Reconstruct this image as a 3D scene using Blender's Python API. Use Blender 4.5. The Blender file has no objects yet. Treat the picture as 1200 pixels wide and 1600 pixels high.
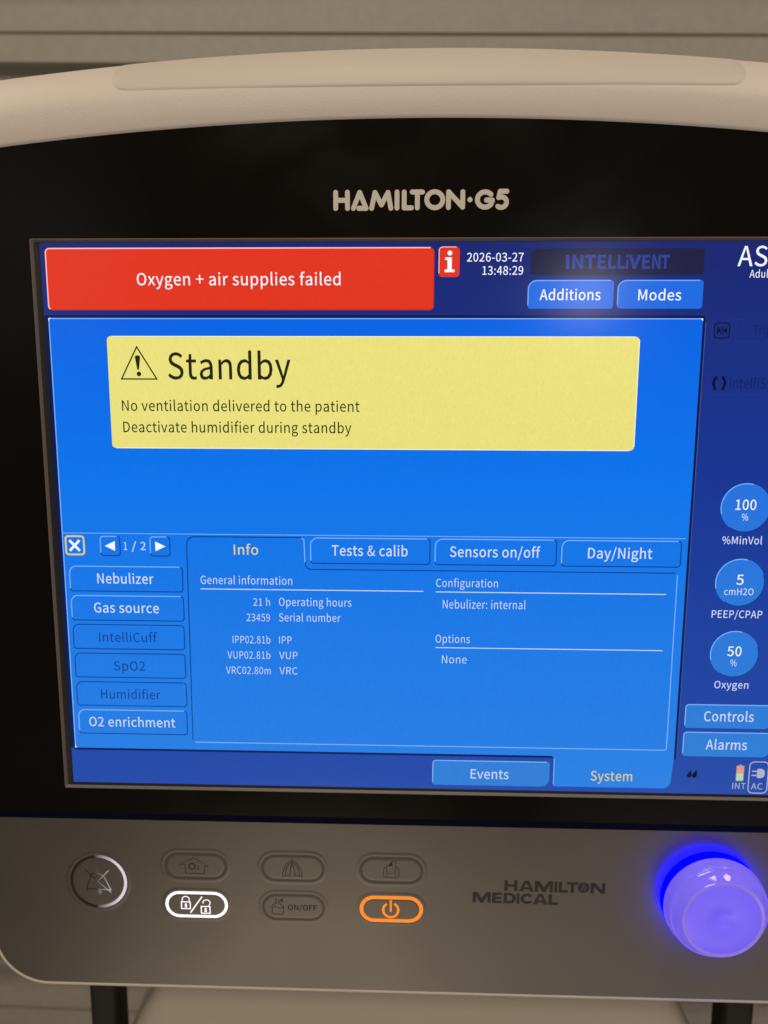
import bpy, math
from mathutils import Vector, Matrix
from mathutils.geometry import tessellate_polygon

# ------------------------------------------------------------------ scene, camera, world, lamps
SC = bpy.context.scene
COL = SC.collection

cam_d = bpy.data.cameras.new("camera")
cam = bpy.data.objects.new("camera", cam_d)
COL.objects.link(cam)
cam_d.sensor_fit = 'VERTICAL'
cam_d.sensor_height = 36.0
cam_d.lens = 25.99
cam_d.clip_start = 0.01
cam_d.clip_end = 50
cam_d.dof.use_dof = True
cam_d.dof.focus_distance = 0.298
cam_d.dof.aperture_fstop = 8.5
_r = Vector((.99954, .0302, .00372)).normalized()
_f = Vector((-.0293, .98821, -.15025)).normalized()
_u = _r.cross(_f).normalized()
_r = _f.cross(_u)
cam.matrix_world = Matrix(((_r.x, _u.x, -_f.x, -.00596), (_r.y, _u.y, -_f.y, -.30156),
                           (_r.z, _u.z, -_f.z, .05348), (0, 0, 0, 1)))
SC.camera = cam

world = bpy.data.worlds.new("World")
SC.world = world
world.use_nodes = True
bg = world.node_tree.nodes['Background']
bg.inputs[1].default_value = 1.0

def room_light(base, blobs):
    """soft light of the room by direction: an even warm level plus broad bright areas added for the panel and screen to reflect"""
    nt = world.node_tree
    tc = nt.nodes.new('ShaderNodeTexCoord')
    last = None
    for d, c0, c1, col in blobs:
        d = Vector(d).normalized()
        dot = nt.nodes.new('ShaderNodeVectorMath')
        dot.operation = 'DOT_PRODUCT'
        dot.inputs[1].default_value = d
        nt.links.new(tc.outputs['Generated'], dot.inputs[0])
        mr = nt.nodes.new('ShaderNodeMapRange')
        mr.interpolation_type = 'SMOOTHSTEP'
        mr.inputs['From Min'].default_value = c0
        mr.inputs['From Max'].default_value = c1
        nt.links.new(dot.outputs['Value'], mr.inputs['Value'])
        sc = nt.nodes.new('ShaderNodeVectorMath')
        sc.operation = 'SCALE'
        sc.inputs[0].default_value = col
        nt.links.new(mr.outputs[0], sc.inputs['Scale'])
        ad = nt.nodes.new('ShaderNodeVectorMath')
        ad.operation = 'ADD'
        if last is None:
            ad.inputs[1].default_value = base
        else:
            nt.links.new(last, ad.inputs[1])
        nt.links.new(sc.outputs[0], ad.inputs[0])
        last = ad.outputs[0]
    nt.links.new(last, bg.inputs[0])

room_light((.085, .070, .054), [  # bright patches added to lift the control panel and the screen corner
    ((-.10, -.70, -.71), .955, .998, (2.15, 1.80, 1.36)),
    ((.32, -.70, -.64), .965, .998, (.95, .82, .76)),
    ((-.45, -.87, .16), .985, 1.0, (.45, .40, .36)),
])

def area(name, loc, target, sx, sy, power, color, shape='RECTANGLE'):
    l = bpy.data.lights.new(name, 'AREA')
    l.shape = shape
    l.size = sx
    l.size_y = sy
    l.energy = power
    l.color = color
    o = bpy.data.objects.new(name, l)
    COL.objects.link(o)
    o.location = loc
    d = Vector(target) - Vector(loc)
    o.rotation_euler = d.to_track_quat('-Z', 'Y').to_euler()
    return o

WARM = (1.0, .83, .63)
area("ceiling_and_fill_lamp", (-.10, -.42, 1.55), (0, 0, .1), .60, .25, 4.8, WARM)
area("ceiling_and_fill_lamp", (-.25, -1.7, 1.35), (0, 0, .05), .9, .5, 17.0, (1.0, .845, .675))  # unseen frontal fill, added to brighten the front faces
area("ceiling_and_fill_lamp", (-1.3, .15, 1.5), (-.3, .2, -.2), .5, .5, 5.6, WARM)
area("ceiling_and_fill_lamp", (.95, -.35, 1.5), (.3, .2, -.2), .45, .3, 5.0, (1.0, .80, .64))
area("round_wall_lamp", (.425, -1.55, .305), (0, 0, .06), .10, .10, .50, (1.0, .93, .88), 'DISK')

SC.view_settings.view_transform = 'Standard'
SC.view_settings.look = 'None'
SC.view_settings.exposure = 0
SC.view_settings.gamma = 1
SC.view_settings.use_curve_mapping = False
SC.cycles.use_denoising = True
SC.cycles.max_bounces = 6

# ------------------------------------------------------------------ materials
def lin(c):
    return tuple(((v / 255) / 12.92 if v / 255 <= .04045 else ((v / 255 + .055) / 1.055) ** 2.4) for v in c)

def inp(n, *names):
    for k in names:
        if k in n.inputs:
            return n.inputs[k]

def principled(name, color, rough=.5, metal=0.0, spec=.5, bump=None, vary=None, coat=0):
    m = bpy.data.materials.new(name)
    m.use_nodes = True
    nt = m.node_tree
    p = nt.nodes['Principled BSDF']
    p.inputs['Base Color'].default_value = (*color, 1)
    p.inputs['Roughness'].default_value = rough
    p.inputs['Metallic'].default_value = metal
    inp(p, 'Specular IOR Level', 'Specular').default_value = spec
    if coat:
        inp(p, 'Coat Weight', 'Coat').default_value = coat
    tc = nt.nodes.new('ShaderNodeTexCoord')
    if vary:
        scale, amt = vary
        nz = nt.nodes.new('ShaderNodeTexNoise')
        nz.inputs['Scale'].default_value = scale
        nz.inputs['Detail'].default_value = 5
        nt.links.new(tc.outputs['Object'], nz.inputs['Vector'])
        mr = nt.nodes.new('ShaderNodeMapRange')
        mr.inputs['To Min'].default_value = 1 - amt
        mr.inputs['To Max'].default_value = 1 + amt
        nt.links.new(nz.outputs['Fac'], mr.inputs['Value'])
        mx = nt.nodes.new('ShaderNodeVectorMath')
        mx.operation = 'SCALE'
        mx.inputs[0].default_value = color
        nt.links.new(mr.outputs[0], mx.inputs['Scale'])
        nt.links.new(mx.outputs[0], p.inputs['Base Color'])
    if bump:
        scale, dist, strength = bump
        nz = nt.nodes.new('ShaderNodeTexNoise')
        nz.inputs['Scale'].default_value = scale
        nz.inputs['Detail'].default_value = 3
        nt.links.new(tc.outputs['Object'], nz.inputs['Vector'])
        bp = nt.nodes.new('ShaderNodeBump')
        bp.inputs['Distance'].default_value = dist
        bp.inputs['Strength'].default_value = strength
        nt.links.new(nz.outputs['Fac'], bp.inputs['Height'])
        nt.links.new(bp.outputs[0], p.inputs['Normal'])
    return m

def lcd(name, top, bottom=None, strength=1.0, grain=.05, mid=None):
    """a lit colour on the display: emission under the matt front sheet; 'bottom' paints in the viewing angle's haze as a vertical ramp"""
    m = bpy.data.materials.new(name)
    m.use_nodes = True
    nt = m.node_tree
    p = nt.nodes['Principled BSDF']
    p.inputs['Base Color'].default_value = (.002, .002, .0025, 1)
    p.inputs['Roughness'].default_value = .17
    inp(p, 'Specular IOR Level', 'Specular').default_value = .28
    inp(p, 'Emission Strength').default_value = strength
    tc = nt.nodes.new('ShaderNodeTexCoord')
    nz = nt.nodes.new('ShaderNodeTexNoise')
    nz.inputs['Scale'].default_value = 1.0
    nz.inputs['Detail'].default_value = 2
    sq = nt.nodes.new('ShaderNodeVectorMath')      # pixel columns: fine across, long up and down
    sq.operation = 'MULTIPLY'
    sq.inputs[1].default_value = (2300, 2300, 800)
    nt.links.new(tc.outputs['Object'], sq.inputs[0])
    nt.links.new(sq.outputs[0], nz.inputs['Vector'])
    mr = nt.nodes.new('ShaderNodeMapRange')
    mr.inputs['From Min'].default_value = .25
    mr.inputs['From Max'].default_value = .75
    mr.inputs['To Min'].default_value = 1 - grain
    mr.inputs['To Max'].default_value = 1 + grain
    nt.links.new(nz.outputs['Fac'], mr.inputs['Value'])
    sc = nt.nodes.new('ShaderNodeVectorMath')
    sc.operation = 'SCALE'
    sc.inputs[0].default_value = lin(top)
    if bottom:  # haze of the viewing angle, painted into the emitted colour from top to bottom
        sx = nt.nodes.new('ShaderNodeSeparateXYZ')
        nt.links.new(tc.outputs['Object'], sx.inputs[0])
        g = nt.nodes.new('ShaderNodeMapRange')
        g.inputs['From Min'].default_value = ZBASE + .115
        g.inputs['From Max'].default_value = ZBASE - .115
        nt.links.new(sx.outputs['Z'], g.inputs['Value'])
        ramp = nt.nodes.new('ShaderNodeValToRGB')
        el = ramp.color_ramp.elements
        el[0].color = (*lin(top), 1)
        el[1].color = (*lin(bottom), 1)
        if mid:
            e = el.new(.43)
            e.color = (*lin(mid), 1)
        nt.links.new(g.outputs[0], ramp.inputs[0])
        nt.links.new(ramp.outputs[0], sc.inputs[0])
    nt.links.new(mr.outputs[0], sc.inputs['Scale'])
    nt.links.new(sc.outputs[0], inp(p, 'Emission Color', 'Emission'))
    return m

def lamp(name, rgb, strength, base=(.4, .4, .4), rough=.4):
    m = principled(name, base, rough)
    p = m.node_tree.nodes['Principled BSDF']
    inp(p, 'Emission Color', 'Emission').default_value = (*lin(rgb), 1)
    inp(p, 'Emission Strength').default_value = strength
    return m

ZBASE = .60            # height of the display's centre above the foot of the ventilator

IVORY = principled("ivory_plastic", (.655, .60, .545), .46, bump=(1700, .00024, .5), vary=(14, .04))
LENS = principled("lamp_cover_plastic", (.58, .54, .48), .48, bump=(900, .00004, .3))
GLASS = principled("black_glass", (.0058, .0048, .0040), .14, spec=.14, bump=(260, .00002, .25))
def smears(m, lo, hi, scale, twist=.6, detail=4):
    """wiped, slightly uneven gloss"""
    nt = m.node_tree
    tc = nt.nodes.new('ShaderNodeTexCoord')
    nz = nt.nodes.new('ShaderNodeTexNoise')
    nz.inputs['Scale'].default_value = scale
    nz.inputs['Detail'].default_value = detail
    nz.inputs['Distortion'].default_value = twist
    nt.links.new(tc.outputs['Object'], nz.inputs['Vector'])
    mr = nt.nodes.new('ShaderNodeMapRange')
    mr.inputs['From Min'].default_value = .3
    mr.inputs['From Max'].default_value = .7
    mr.inputs['To Min'].default_value = lo
    mr.inputs['To Max'].default_value = hi
    nt.links.new(nz.outputs['Fac'], mr.inputs['Value'])
    nt.links.new(mr.outputs[0], nt.nodes['Principled BSDF'].inputs['Roughness'])
smears(GLASS, .11, .24, 22)
STRIP = principled("painted_blue_reflection", (.0012, .0018, .014), .35, spec=.15)  # bevel under the glass; its blue reflection is put into the base colour
SILVER = principled("silver_grey_paint", (.134, .124, .111), .30, metal=.55, bump=(1800, .00006, .35), vary=(60, .05))
smears(SILVER, .285, .325, 30, 0, 2)
KEYPAD = principled("key_foil", (.133, .123, .110), .31, metal=.55, bump=(1800, .00005, .3))
DARKRING = principled("unlit_ring_plastic", (.072, .060, .045), .38)
DARKICON = principled("unlit_icon_ink", (.030, .024, .016), .5, spec=.2)
PRINT = principled("dark_grey_ink", (.020, .019, .019), .5)
EMBLEM = principled("emblem_grey_ink", (.12, .11, .095), .5)
LOGO = principled("warm_grey_lettering", (.70, .66, .58), .45)
FRAME = principled("grey_frame_plastic", (.16, .145, .135), .42)
GAP = principled("black_gap_plastic", (.016, .016, .018), .4)
BLACK = principled("black_coated_steel", (.009, .010, .010), .6)
NECK = principled("cream_plastic", (.52, .475, .40), .5, bump=(900, .0002, .3), vary=(10, .04))
WALLM = principled("greige_boards", (.32, .30, .27), .5, vary=(130, .13), bump=(500, .0006, .35))
WALLD = principled("dark_board_joint", (.27, .22, .15), .7)
WHITELED = lamp("white_led_ring", (246, 238, 250), 1.15)
ORANGELED = lamp("orange_led_ring", (255, 134, 20), 1.0, (.25, .06, .0))
BLUELED = lamp("blue_led_ring", (0, 0, 255), 26.0, (0, 0, .2), .9)
BLUELED.node_tree.nodes["Principled BSDF"].inputs["Specular IOR Level"].default_value = .05
KNOB = None

# display colours
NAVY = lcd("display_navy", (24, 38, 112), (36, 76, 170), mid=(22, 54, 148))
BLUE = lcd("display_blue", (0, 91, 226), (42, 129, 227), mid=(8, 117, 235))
BTN = lcd("display_button_blue", (24, 104, 226), (50, 128, 214))
PANE = lcd("display_pane_blue", (0, 91, 226), (42, 128, 226), mid=(6, 115, 233))
RED = lcd("display_red", (226, 54, 32))
PINK = lcd("display_pink_line", (255, 190, 190))
YELLOW = lcd("display_yellow", (236, 226, 124), (232, 220, 132))
CREAM = lcd("display_cream_line", (250, 250, 205))
INK = lcd("display_black_ink", (34, 34, 16))
WHITE = lcd("display_white", (226, 236, 255), (200, 212, 250))
BRIGHT = lcd("display_bright_white", (246, 248, 255))
LIGHT = lcd("display_light_line", (110, 170, 255), (128, 180, 246))
DARK = lcd("display_dark_line", (8, 30, 92), (22, 72, 152))
SHADOW = lcd("display_shadow_line", (8, 18, 52), (8, 32, 96))
DIM = lcd("display_dimmed_text", (16, 60, 140), (16, 60, 138))
GOLD = lcd("display_gold_text", (240, 226, 120), (216, 206, 120))
BADGE = lcd("display_badge", (30, 30, 66))
BADGETXT = lcd("display_badge_text", (44, 64, 152))
FAINT = lcd("display_faint_line", (33, 52, 132))
FAINTTXT = lcd("display_faint_text", (17, 33, 100))
BLACKUI = lcd("display_black_mark", (10, 12, 26))
GREYUI = lcd("display_grey_mark", (176, 178, 202))
BATR = lcd("display_battery_red", (226, 158, 132))
BATG = lcd("display_battery_green", (176, 216, 178))

# ------------------------------------------------------------------ mesh helpers (device millimetres: u right, v up, w towards the viewer)
FOOT = Vector((0, .03, -ZBASE))

class MB:
    def __init__(self):
        self.v, self.f, self.m, self.mats, self.s = [], [], [], [], []

    def mat(self, m):
        if m not in self.mats:
            self.mats.append(m)
        return self.mats.index(m)

    def add(self, verts, faces, m, smooth=False):
        b = len(self.v)
        self.v += [(x / 1000, -w / 1000, y / 1000) for x, y, w in verts]
        k = self.mat(m)
        for f in faces:
            self.f.append(tuple(b + i for i in f))
            self.m.append(k)
            self.s.append(smooth)

    def build(self, name, parent, label=None):
        me = bpy.data.meshes.new(name)
        off = FOOT
        me.from_pydata([(a - off.x, b - off.y, c - off.z) for a, b, c in self.v], [], self.f)
        for m in self.mats:
            me.materials.append(m)
        me.polygons.foreach_set('material_index', self.m)
        me.polygons.foreach_set('use_smooth', self.s)
        me.update()
        o = bpy.data.objects.new(name, me)
        COL.objects.link(o)
        if parent:
            o.parent = parent
        if label:
            o['label'] = label
        return o

def arc(cx, cy, r, a0, a1, n=8, ry=None):
    ry = r if ry is None else ry
    return [(cx + r * math.cos(math.radians(a0 + (a1 - a0) * i / n)),
             cy + ry * math.sin(math.radians(a0 + (a1 - a0) * i / n))) for i in range(n + 1)]

def rrect(u0, u1, v0, v1, r=1.0, tl=None, tr=None, bl=None, br=None):
    tl, tr, bl, br = [r if k is None else k for k in (tl, tr, bl, br)]
    n = 6
    return (arc(u0 + bl, v0 + bl, bl, 180, 270, n) + arc(u1 - br, v0 + br, br, 270, 360, n) +
            arc(u1 - tr, v1 - tr, tr, 0, 90, n) + arc(u0 + tl, v1 - tl, tl, 90, 180, n))

def area2(p):
    return sum(p[i][0] * p[(i + 1) % len(p)][1] - p[(i + 1) % len(p)][0] * p[i][1] for i in range(len(p)))

def fill(mb, loops, w, m):
    """flat sheet bounded by the loops (holes allowed), facing the viewer"""
    pts = [p for l in loops for p in l]
    tri = tessellate_polygon([[Vector((x, y, 0)) for x, y in l] for l in loops])
    fs = []
    for t in tri:
        a, b, c = [pts[i] for i in t]
        s = (b[0] - a[0]) * (c[1] - a[1]) - (c[0] - a[0]) * (b[1] - a[1])
        if abs(s) < 1e-9:
            continue
        fs.append(t if s > 0 else (t[0], t[2], t[1]))
    mb.add([(x, y, w) for x, y in pts], fs, m)

def ribbon(mb, pts, width, w, m, closed=False):
    n = len(pts)
    L, R_ = [], []
    h = width / 2
    for i in range(n):
        p = Vector(pts[i])
        a = Vector(pts[i - 1]) if (i or closed) else None
        b = Vector(pts[(i + 1) % n]) if (i < n - 1 or closed) else None
        d1 = (p - a).normalized() if a is not None and (p - a).length > 1e-6 else None
        d2 = (b - p).normalized() if b is not None and (b - p).length > 1e-6 else None
        d1 = d1 or d2
        d2 = d2 or d1
        n1 = Vector((-d1.y, d1.x))
        n2 = Vector((-d2.y, d2.x))
        nn = (n1 + n2)
        if nn.length < .2:
            nn = n1
        nn.normalize()
        k = min(1 / max(nn.dot(n1), .3), 2.2)
        L.append(p + nn * h * k)
        R_.append(p - nn * h * k)
    vs = [(q.x, q.y, w) for q in L] + [(q.x, q.y, w) for q in R_]
    fs = [(n + i, n + i + 1, i + 1, i) for i in range(n - 1)]
    if closed:
        fs.append((2 * n - 1, n, 0, n - 1))
    mb.add(vs, fs, m)

_cap = [0]
def rounded_stroke(mb, pts, r, w, m):
    """thick pen stroke with round ends and joints"""
    for a, b in zip(pts[:-1], pts[1:]):
        ang = math.degrees(math.atan2(b[1] - a[1], b[0] - a[0]))
        loop = arc(a[0], a[1], r, ang + 90, ang + 270, 8) + arc(b[0], b[1], r, ang - 90, ang + 90, 8)
        _cap[0] += 1
        mb.add([(x, y, w + (_cap[0] % 40) * .003) for x, y in loop], [tuple(range(len(loop)))], m)

def offset_loop(p, d):
    out = []
    n = len(p)
    for i in range(n):
        a, b, c = Vector(p[i - 1]), Vector(p[i]), Vector(p[(i + 1) % n])
        d1, d2 = b - a, c - b
        if d1.length < 1e-6:
            d1 = d2
        if d2.length < 1e-6:
            d2 = d1
        d1 = d1.normalized()
        d2 = d2.normalized()
        n1, n2 = Vector((-d1.y, d1.x)), Vector((-d2.y, d2.x))
        s = n1 + n2
        if s.length < .3:
            s = n1
        s.normalize()
        k = min(1 / max(s.dot(n1), .5), 1.6)
        q = b + s * d * k
        out.append((q.x, q.y))
    return out

GLYPHS={
' ':'157|',
'%':'645|144 199 205 218 246 274 261 362 246 449 205 504 144 522 82 504 42 449 27 362 42 274 82 218|144 238 108 252 84 293 76 362 84 430 108 470 144 483 179 470 203 430 211 362 203 293 179 252|158 -9 202 -9 485 522 442 522|501 -9 563 10 603 65 618 153 603 241 563 296 501 314 440 296 400 241 385 153 400 65 440 10|501 30 466 44 442 85 433 153 442 221 466 262 501 275 537 262 561 221 570 153 561 85 537 44',
'&':'476|181 -9 238 -2 287 19 329 50 370 23 410 4 447 -9 464 44 434 55 402 71 368 93 405 149 435 211 458 277 398 277 380 221 355 170 326 125 279 169 234 217 196 270 252 312 294 361 312 422 300 474 265 509 211 522 149 506 108 463 93 402 97 364 109 323 127 282 77 242 40 194 25 133 45 59 100 9|287 83 256 61 224 47 189 42 137 54 101 87 88 137 96 174 120 207 153 237 192 182 238 130|172 312 154 358 148 403 165 456 211 478 249 460 260 420 248 379 216 344',
'+':'389|169 81 220 81 220 235 363 235 363 282 220 282 220 436 169 436 169 282 27 282 27 235 169 235',
'-':'243|32 172 211 172 211 221 32 221',
'.':'195|97 -9 130 4 144 39 130 75 97 88 65 75 51 39 65 4',
'/':'275|8 -125 55 -125 264 556 218 556',
'0':'389|195 -9 279 20 335 109 354 258 335 406 279 493 195 522 110 493 55 406 35 258 55 109 110 20|195 43 143 65 109 136 97 258 109 380 143 450 195 472 246 450 280 380 293 258 280 136 246 65',
'1':'389|62 0 343 0 343 53 240 53 240 513 191 513 161 499 126 486 85 477 85 436 176 436 176 53 62 53',
'2':'389|31 0 354 0 354 55 211 55 170 54 127 50 233 162 304 268 329 372 311 451 259 504 179 522 120 513 71 487 28 447 65 411 96 442 132 463 172 471 224 457 256 422 266 369 241 275 163 167 31 38',
'3':'389|184 -9 268 8 327 59 349 137 335 199 296 243 241 268 241 271 289 298 320 339 332 394 312 464 260 507 182 522 127 514 80 493 39 461 74 421 105 447 141 464 180 471 226 460 256 432 267 389 254 339 209 304 125 291 125 242 219 229 269 194 284 139 271 89 234 56 180 44 128 53 87 74 53 103 20 62 60 27 114 1',
'4':'389|238 0 298 0 298 141 367 141 367 193 298 193 298 513 228 513 14 183 14 141 238 141|238 193 81 193 197 368 219 406 239 443 242 443 239 396 238 350',
'5':'389|183 -9 265 12 327 71 352 167 330 260 275 313 197 331 155 325 120 310 133 459 326 459 326 513 77 513 60 274 95 252 135 275 180 282 236 268 273 228 286 165 272 101 233 59 177 44 124 52 83 73 51 101 19 59 59 26 113 1',
'6':'389|211 -9 285 12 338 70 359 158 341 247 291 301 216 319 175 311 135 290 99 257 119 383 166 450 232 470 277 459 313 431 349 470 317 497 277 516 229 522 136 495 66 406 39 245 62 104 123 19|101 206 136 244 172 265 205 271 257 257 288 218 298 158 286 96 255 56 211 41 155 60 118 116',
'7':'389|139 0 205 0 221 178 265 328 356 475 356 513 34 513 34 459 284 459 203 321 158 174',
'8':'389|196 -9 280 9 336 56 356 123 344 184 313 228 270 258 270 262 301 293 327 335 338 386 321 456 273 504 197 521 126 505 75 459 57 391 66 342 92 303 126 272 126 270 81 237 46 189 32 127 54 57 111 9|231 279 174 305 131 340 115 391 126 434 154 463 197 473 244 461 273 429 284 382 278 346 260 311|197 39 141 51 103 84 89 133 98 179 123 218 160 249 227 219 276 182 296 125 283 80 249 50',
'9':'389|165 -9 255 19 324 112 351 279 328 414 267 495 178 522 104 501 51 443 31 356 49 267 98 213 172 195 215 202 255 224 291 257 270 131 224 64 162 44 115 55 76 83 41 43 73 16 114 -2|290 311 255 271 218 249 183 242 132 256 101 296 91 356 103 417 134 458 179 473 235 454 272 400',
':':'195|97 273 130 287 144 322 130 357 97 371 65 357 51 322 65 287|97 -9 130 4 144 39 130 75 97 88 65 75 51 39 65 4',
'A':'426|3 0 68 0 118 157 305 157 354 0 423 0 249 513 176 513|134 208 211 461 289 208',
'B':'460|71 0 234 0 335 17 404 67 429 151 415 211 378 252 324 273 324 277 365 301 390 340 399 388 376 461 315 501 223 513 71 513|135 296 135 462 214 462 281 454 322 428 335 380 323 334 283 306 211 296|135 52 135 245 225 245 301 235 349 205 365 153 348 96 300 63 225 52',
'C':'447|264 -9 325 0 377 25 422 64 386 106 351 74 312 55 267 48 182 73 127 146 107 258 128 369 184 440 269 466 310 460 344 443 374 417 409 459 373 490 326 513 268 522 151 490 71 399 41 256 70 113 149 23',
'D':'482|71 0 202 0 332 31 413 119 440 258 413 397 332 484 199 513 71 513|135 53 135 461 193 461 294 437 354 369 374 258 354 148 294 78 193 53',
'E':'413|71 0 374 0 374 55 135 55 135 242 330 242 330 298 135 298 135 459 366 459 366 513 71 513',
'F':'387|71 0 135 0 135 230 331 230 331 285 135 285 135 459 366 459 366 513 71 513',
'G':'483|272 -9 337 -1 390 20 431 50 431 266 262 266 262 212 371 212 371 78 331 56 279 48 185 73 127 146 107 258 128 369 188 440 278 466 324 459 360 442 389 417 424 459 388 489 339 513 276 522 155 490 71 399 41 256 71 113 152 23',
'H':'510|71 0 135 0 135 242 375 242 375 0 440 0 440 513 375 513 375 298 135 298 135 513 71 513',
'I':'205|71 0 135 0 135 513 71 513',
'J':'375|166 -9 247 13 293 70 307 151 307 513 242 513 242 157 233 94 206 59 160 48 125 54 96 72 71 106 25 72 60 27 107 0',
'K':'453|71 0 135 0 135 162 223 268 377 0 450 0 264 319 425 513 352 513 137 256 135 256 135 513 71 513',
'L':'380|71 0 360 0 360 55 135 55 135 513 71 513',
'M':'569|71 0 129 0 129 425 262 52 305 52 438 425 438 0 498 0 498 513 420 513 284 132 148 513 71 513',
'N':'506|71 0 132 0 132 425 369 0 436 0 436 513 374 513 374 88 137 513 71 513',
'O':'520|260 -9 374 24 451 116 479 258 451 400 374 491 260 522 146 491 69 400 41 258 69 116 146 24|260 48 179 74 126 147 107 258 126 369 179 440 260 466 340 440 393 369 412 258 393 147 340 74',
'P':'443|71 0 135 0 135 204 220 204 319 221 385 273 409 363 385 452 318 499 217 513 71 513|135 257 135 461 209 461 284 452 329 421 345 363 330 303 286 268 211 257',
'Q':'520|260 45 179 71 126 145 107 258 126 369 179 440 260 466 340 440 393 369 412 258 393 145 340 71|417 -129 459 -126 490 -117 478 -67 454 -73 424 -75 372 -67 328 -44 298 -6 393 38 456 128 479 258 451 400 374 491 260 522 146 491 69 400 41 258 64 126 130 35 228 -7 269 -70 332 -113',
'R':'445|135 270 135 461 221 461 289 452 332 423 346 370 332 314 289 281 221 270|352 0 425 0 295 225 356 252 396 300 410 370 387 454 324 500 231 513 71 513 71 0 135 0 135 218 228 218',
'S':'418|213 -9 306 11 366 63 387 137 373 200 335 244 282 274 209 305 169 324 137 350 123 391 135 431 168 457 219 466 264 460 302 443 336 418 370 459 328 492 277 514 219 522 136 505 79 457 57 387 74 324 114 281 162 255 235 223 279 201 310 174 321 131 309 87 272 58 214 48 161 56 113 78 72 111 34 67 84 26 144 0',
'T':'420|177 0 242 0 242 459 398 459 398 513 22 513 22 459 177 459',
'U':'505|253 -9 347 12 412 81 437 211 437 513 375 513 375 210 358 113 315 62 253 48 192 62 149 113 133 210 133 513 69 513 69 211 93 81 158 12',
'V':'403|165 0 239 0 403 513 337 513 254 235 238 178 222 123 204 66 202 66 184 123 168 178 152 235 69 513 1 513',
'W':'615|127 0 204 0 280 310 289 349 298 388 306 426 309 426 317 388 325 349 334 310 412 0 490 0 596 513 534 513 479 234 470 179 460 123 451 67 447 67 435 123 423 179 410 234 339 513 279 513 209 234 196 179 184 123 172 67 169 67 159 123 149 179 139 234 85 513 18 513',
'X':'401|12 0 81 0 154 139 174 178 195 222 198 222 242 139 319 0 390 0 239 262 380 513 312 513 243 382 225 347 207 307 204 307 182 347 163 382 93 513 22 513 162 265',
'Z':'422|35 0 389 0 389 55 115 55 386 475 386 513 60 513 60 459 306 459 35 39',
'a':'394|152 -9 197 -2 240 18 278 46 280 46 286 0 338 0 338 234 325 316 282 371 207 390 148 382 98 363 57 340 82 296 115 316 154 331 196 337 244 323 268 288 275 241 142 214 66 168 41 99 56 40 95 4|170 43 122 57 103 103 119 146 173 178 275 198 275 92 239 65 205 48',
'b':'433|232 -9 313 15 374 85 397 196 380 299 329 366 246 390 204 383 163 364 126 337 129 405 129 557 64 557 64 0 116 0 121 39 124 39 159 13 196 -3|221 45 193 48 162 61 129 84 129 284 164 313 197 330 230 336 288 318 321 270 331 195 316 115 278 63',
'c':'357|214 -9 259 -3 300 13 338 39 310 82 269 55 220 44 158 62 117 113 102 190 118 267 160 318 222 336 263 327 298 303 330 345 300 367 264 384 219 390 128 366 62 298 36 190 60 82 123 14',
'd':'434|194 -9 238 -2 277 18 310 45 312 45 317 0 370 0 370 557 305 557 305 411 309 346 276 370 242 385 202 390 120 366 60 296 37 190 57 82 111 14|208 45 151 62 115 112 103 190 118 267 157 318 213 336 244 332 274 319 305 296 305 97 274 68 242 50',
'e':'388|218 -9 266 -4 308 10 343 29 321 72 276 50 225 42 162 58 118 104 99 175 356 175 359 211 341 306 289 368 207 390 124 366 61 297 36 190 61 83 126 15|99 221 119 285 157 325 208 339 259 325 291 286 303 221',
'f':'228|23 328 75 328 75 0 139 0 139 328 219 328 219 380 139 380 139 440 152 496 193 515 214 513 235 505 249 555 220 563 186 567 123 551 87 508 75 441 75 380 23 377',
'g':'395|193 -175 295 -157 361 -109 385 -43 370 8 326 38 253 47 178 47 125 59 111 88 118 114 136 134 163 124 192 120 263 137 313 182 331 253 323 298 300 331 378 331 378 380 246 380 222 387 192 390 121 373 70 326 50 254 57 212 75 177 99 152 99 149 71 120 57 78 67 40 92 16 92 13 61 -12 42 -41 36 -74 56 -129 111 -163|192 164 152 175 123 206 111 254 122 302 151 333 192 343 233 333 262 302 273 254 262 206 233 175|202 -131 142 -123 105 -100 92 -64 101 -31 130 0 156 -4 179 -6 245 -6 303 -16 322 -54 307 -91 266 -120',
'h':'425|64 0 129 0 129 276 164 308 197 328 232 334 274 324 297 291 305 232 305 0 368 0 368 241 356 323 318 373 252 390 204 381 163 358 126 326 129 405 129 557 64 557',
'i':'193|64 0 129 0 129 380 64 380|97 459 127 470 139 501 127 531 97 543 66 531 55 501 66 470',
'j':'193|25 -169 85 -154 119 -111 129 -43 129 380 65 380 65 -43 56 -98 18 -118 -1 -116 -18 -111 -31 -160 -7 -167|97 459 127 470 139 501 127 531 97 543 66 531 54 501 66 470',
'k':'387|64 0 127 0 127 100 199 183 310 0 380 0 236 227 363 380 291 380 130 180 127 180 127 557 64 557',
'l':'199|132 -9 153 -7 169 -4 160 46 146 44 134 50 129 71 129 557 64 557 64 76 71 30 93 1',
'm':'649|64 0 129 0 129 276 162 308 194 328 224 334 264 324 287 291 295 232 295 0 359 0 359 276 393 308 424 328 454 334 494 324 518 291 525 232 525 0 589 0 589 241 576 323 538 373 474 390 429 381 388 355 348 317 327 356 293 381 243 390 200 381 160 358 125 325 123 325 117 380 64 380',
'n':'427|64 0 129 0 129 276 164 308 197 328 232 334 274 324 297 291 305 232 305 0 368 0 368 241 356 323 318 373 252 390 204 381 162 358 125 325 123 325 117 380 64 380',
'o':'425|212 -9 299 14 363 82 388 190 363 298 299 366 212 390 125 366 61 298 36 190 61 82 125 14|212 44 154 62 116 113 102 190 116 267 154 318 212 336 270 318 309 267 323 190 309 113 270 62',
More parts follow.
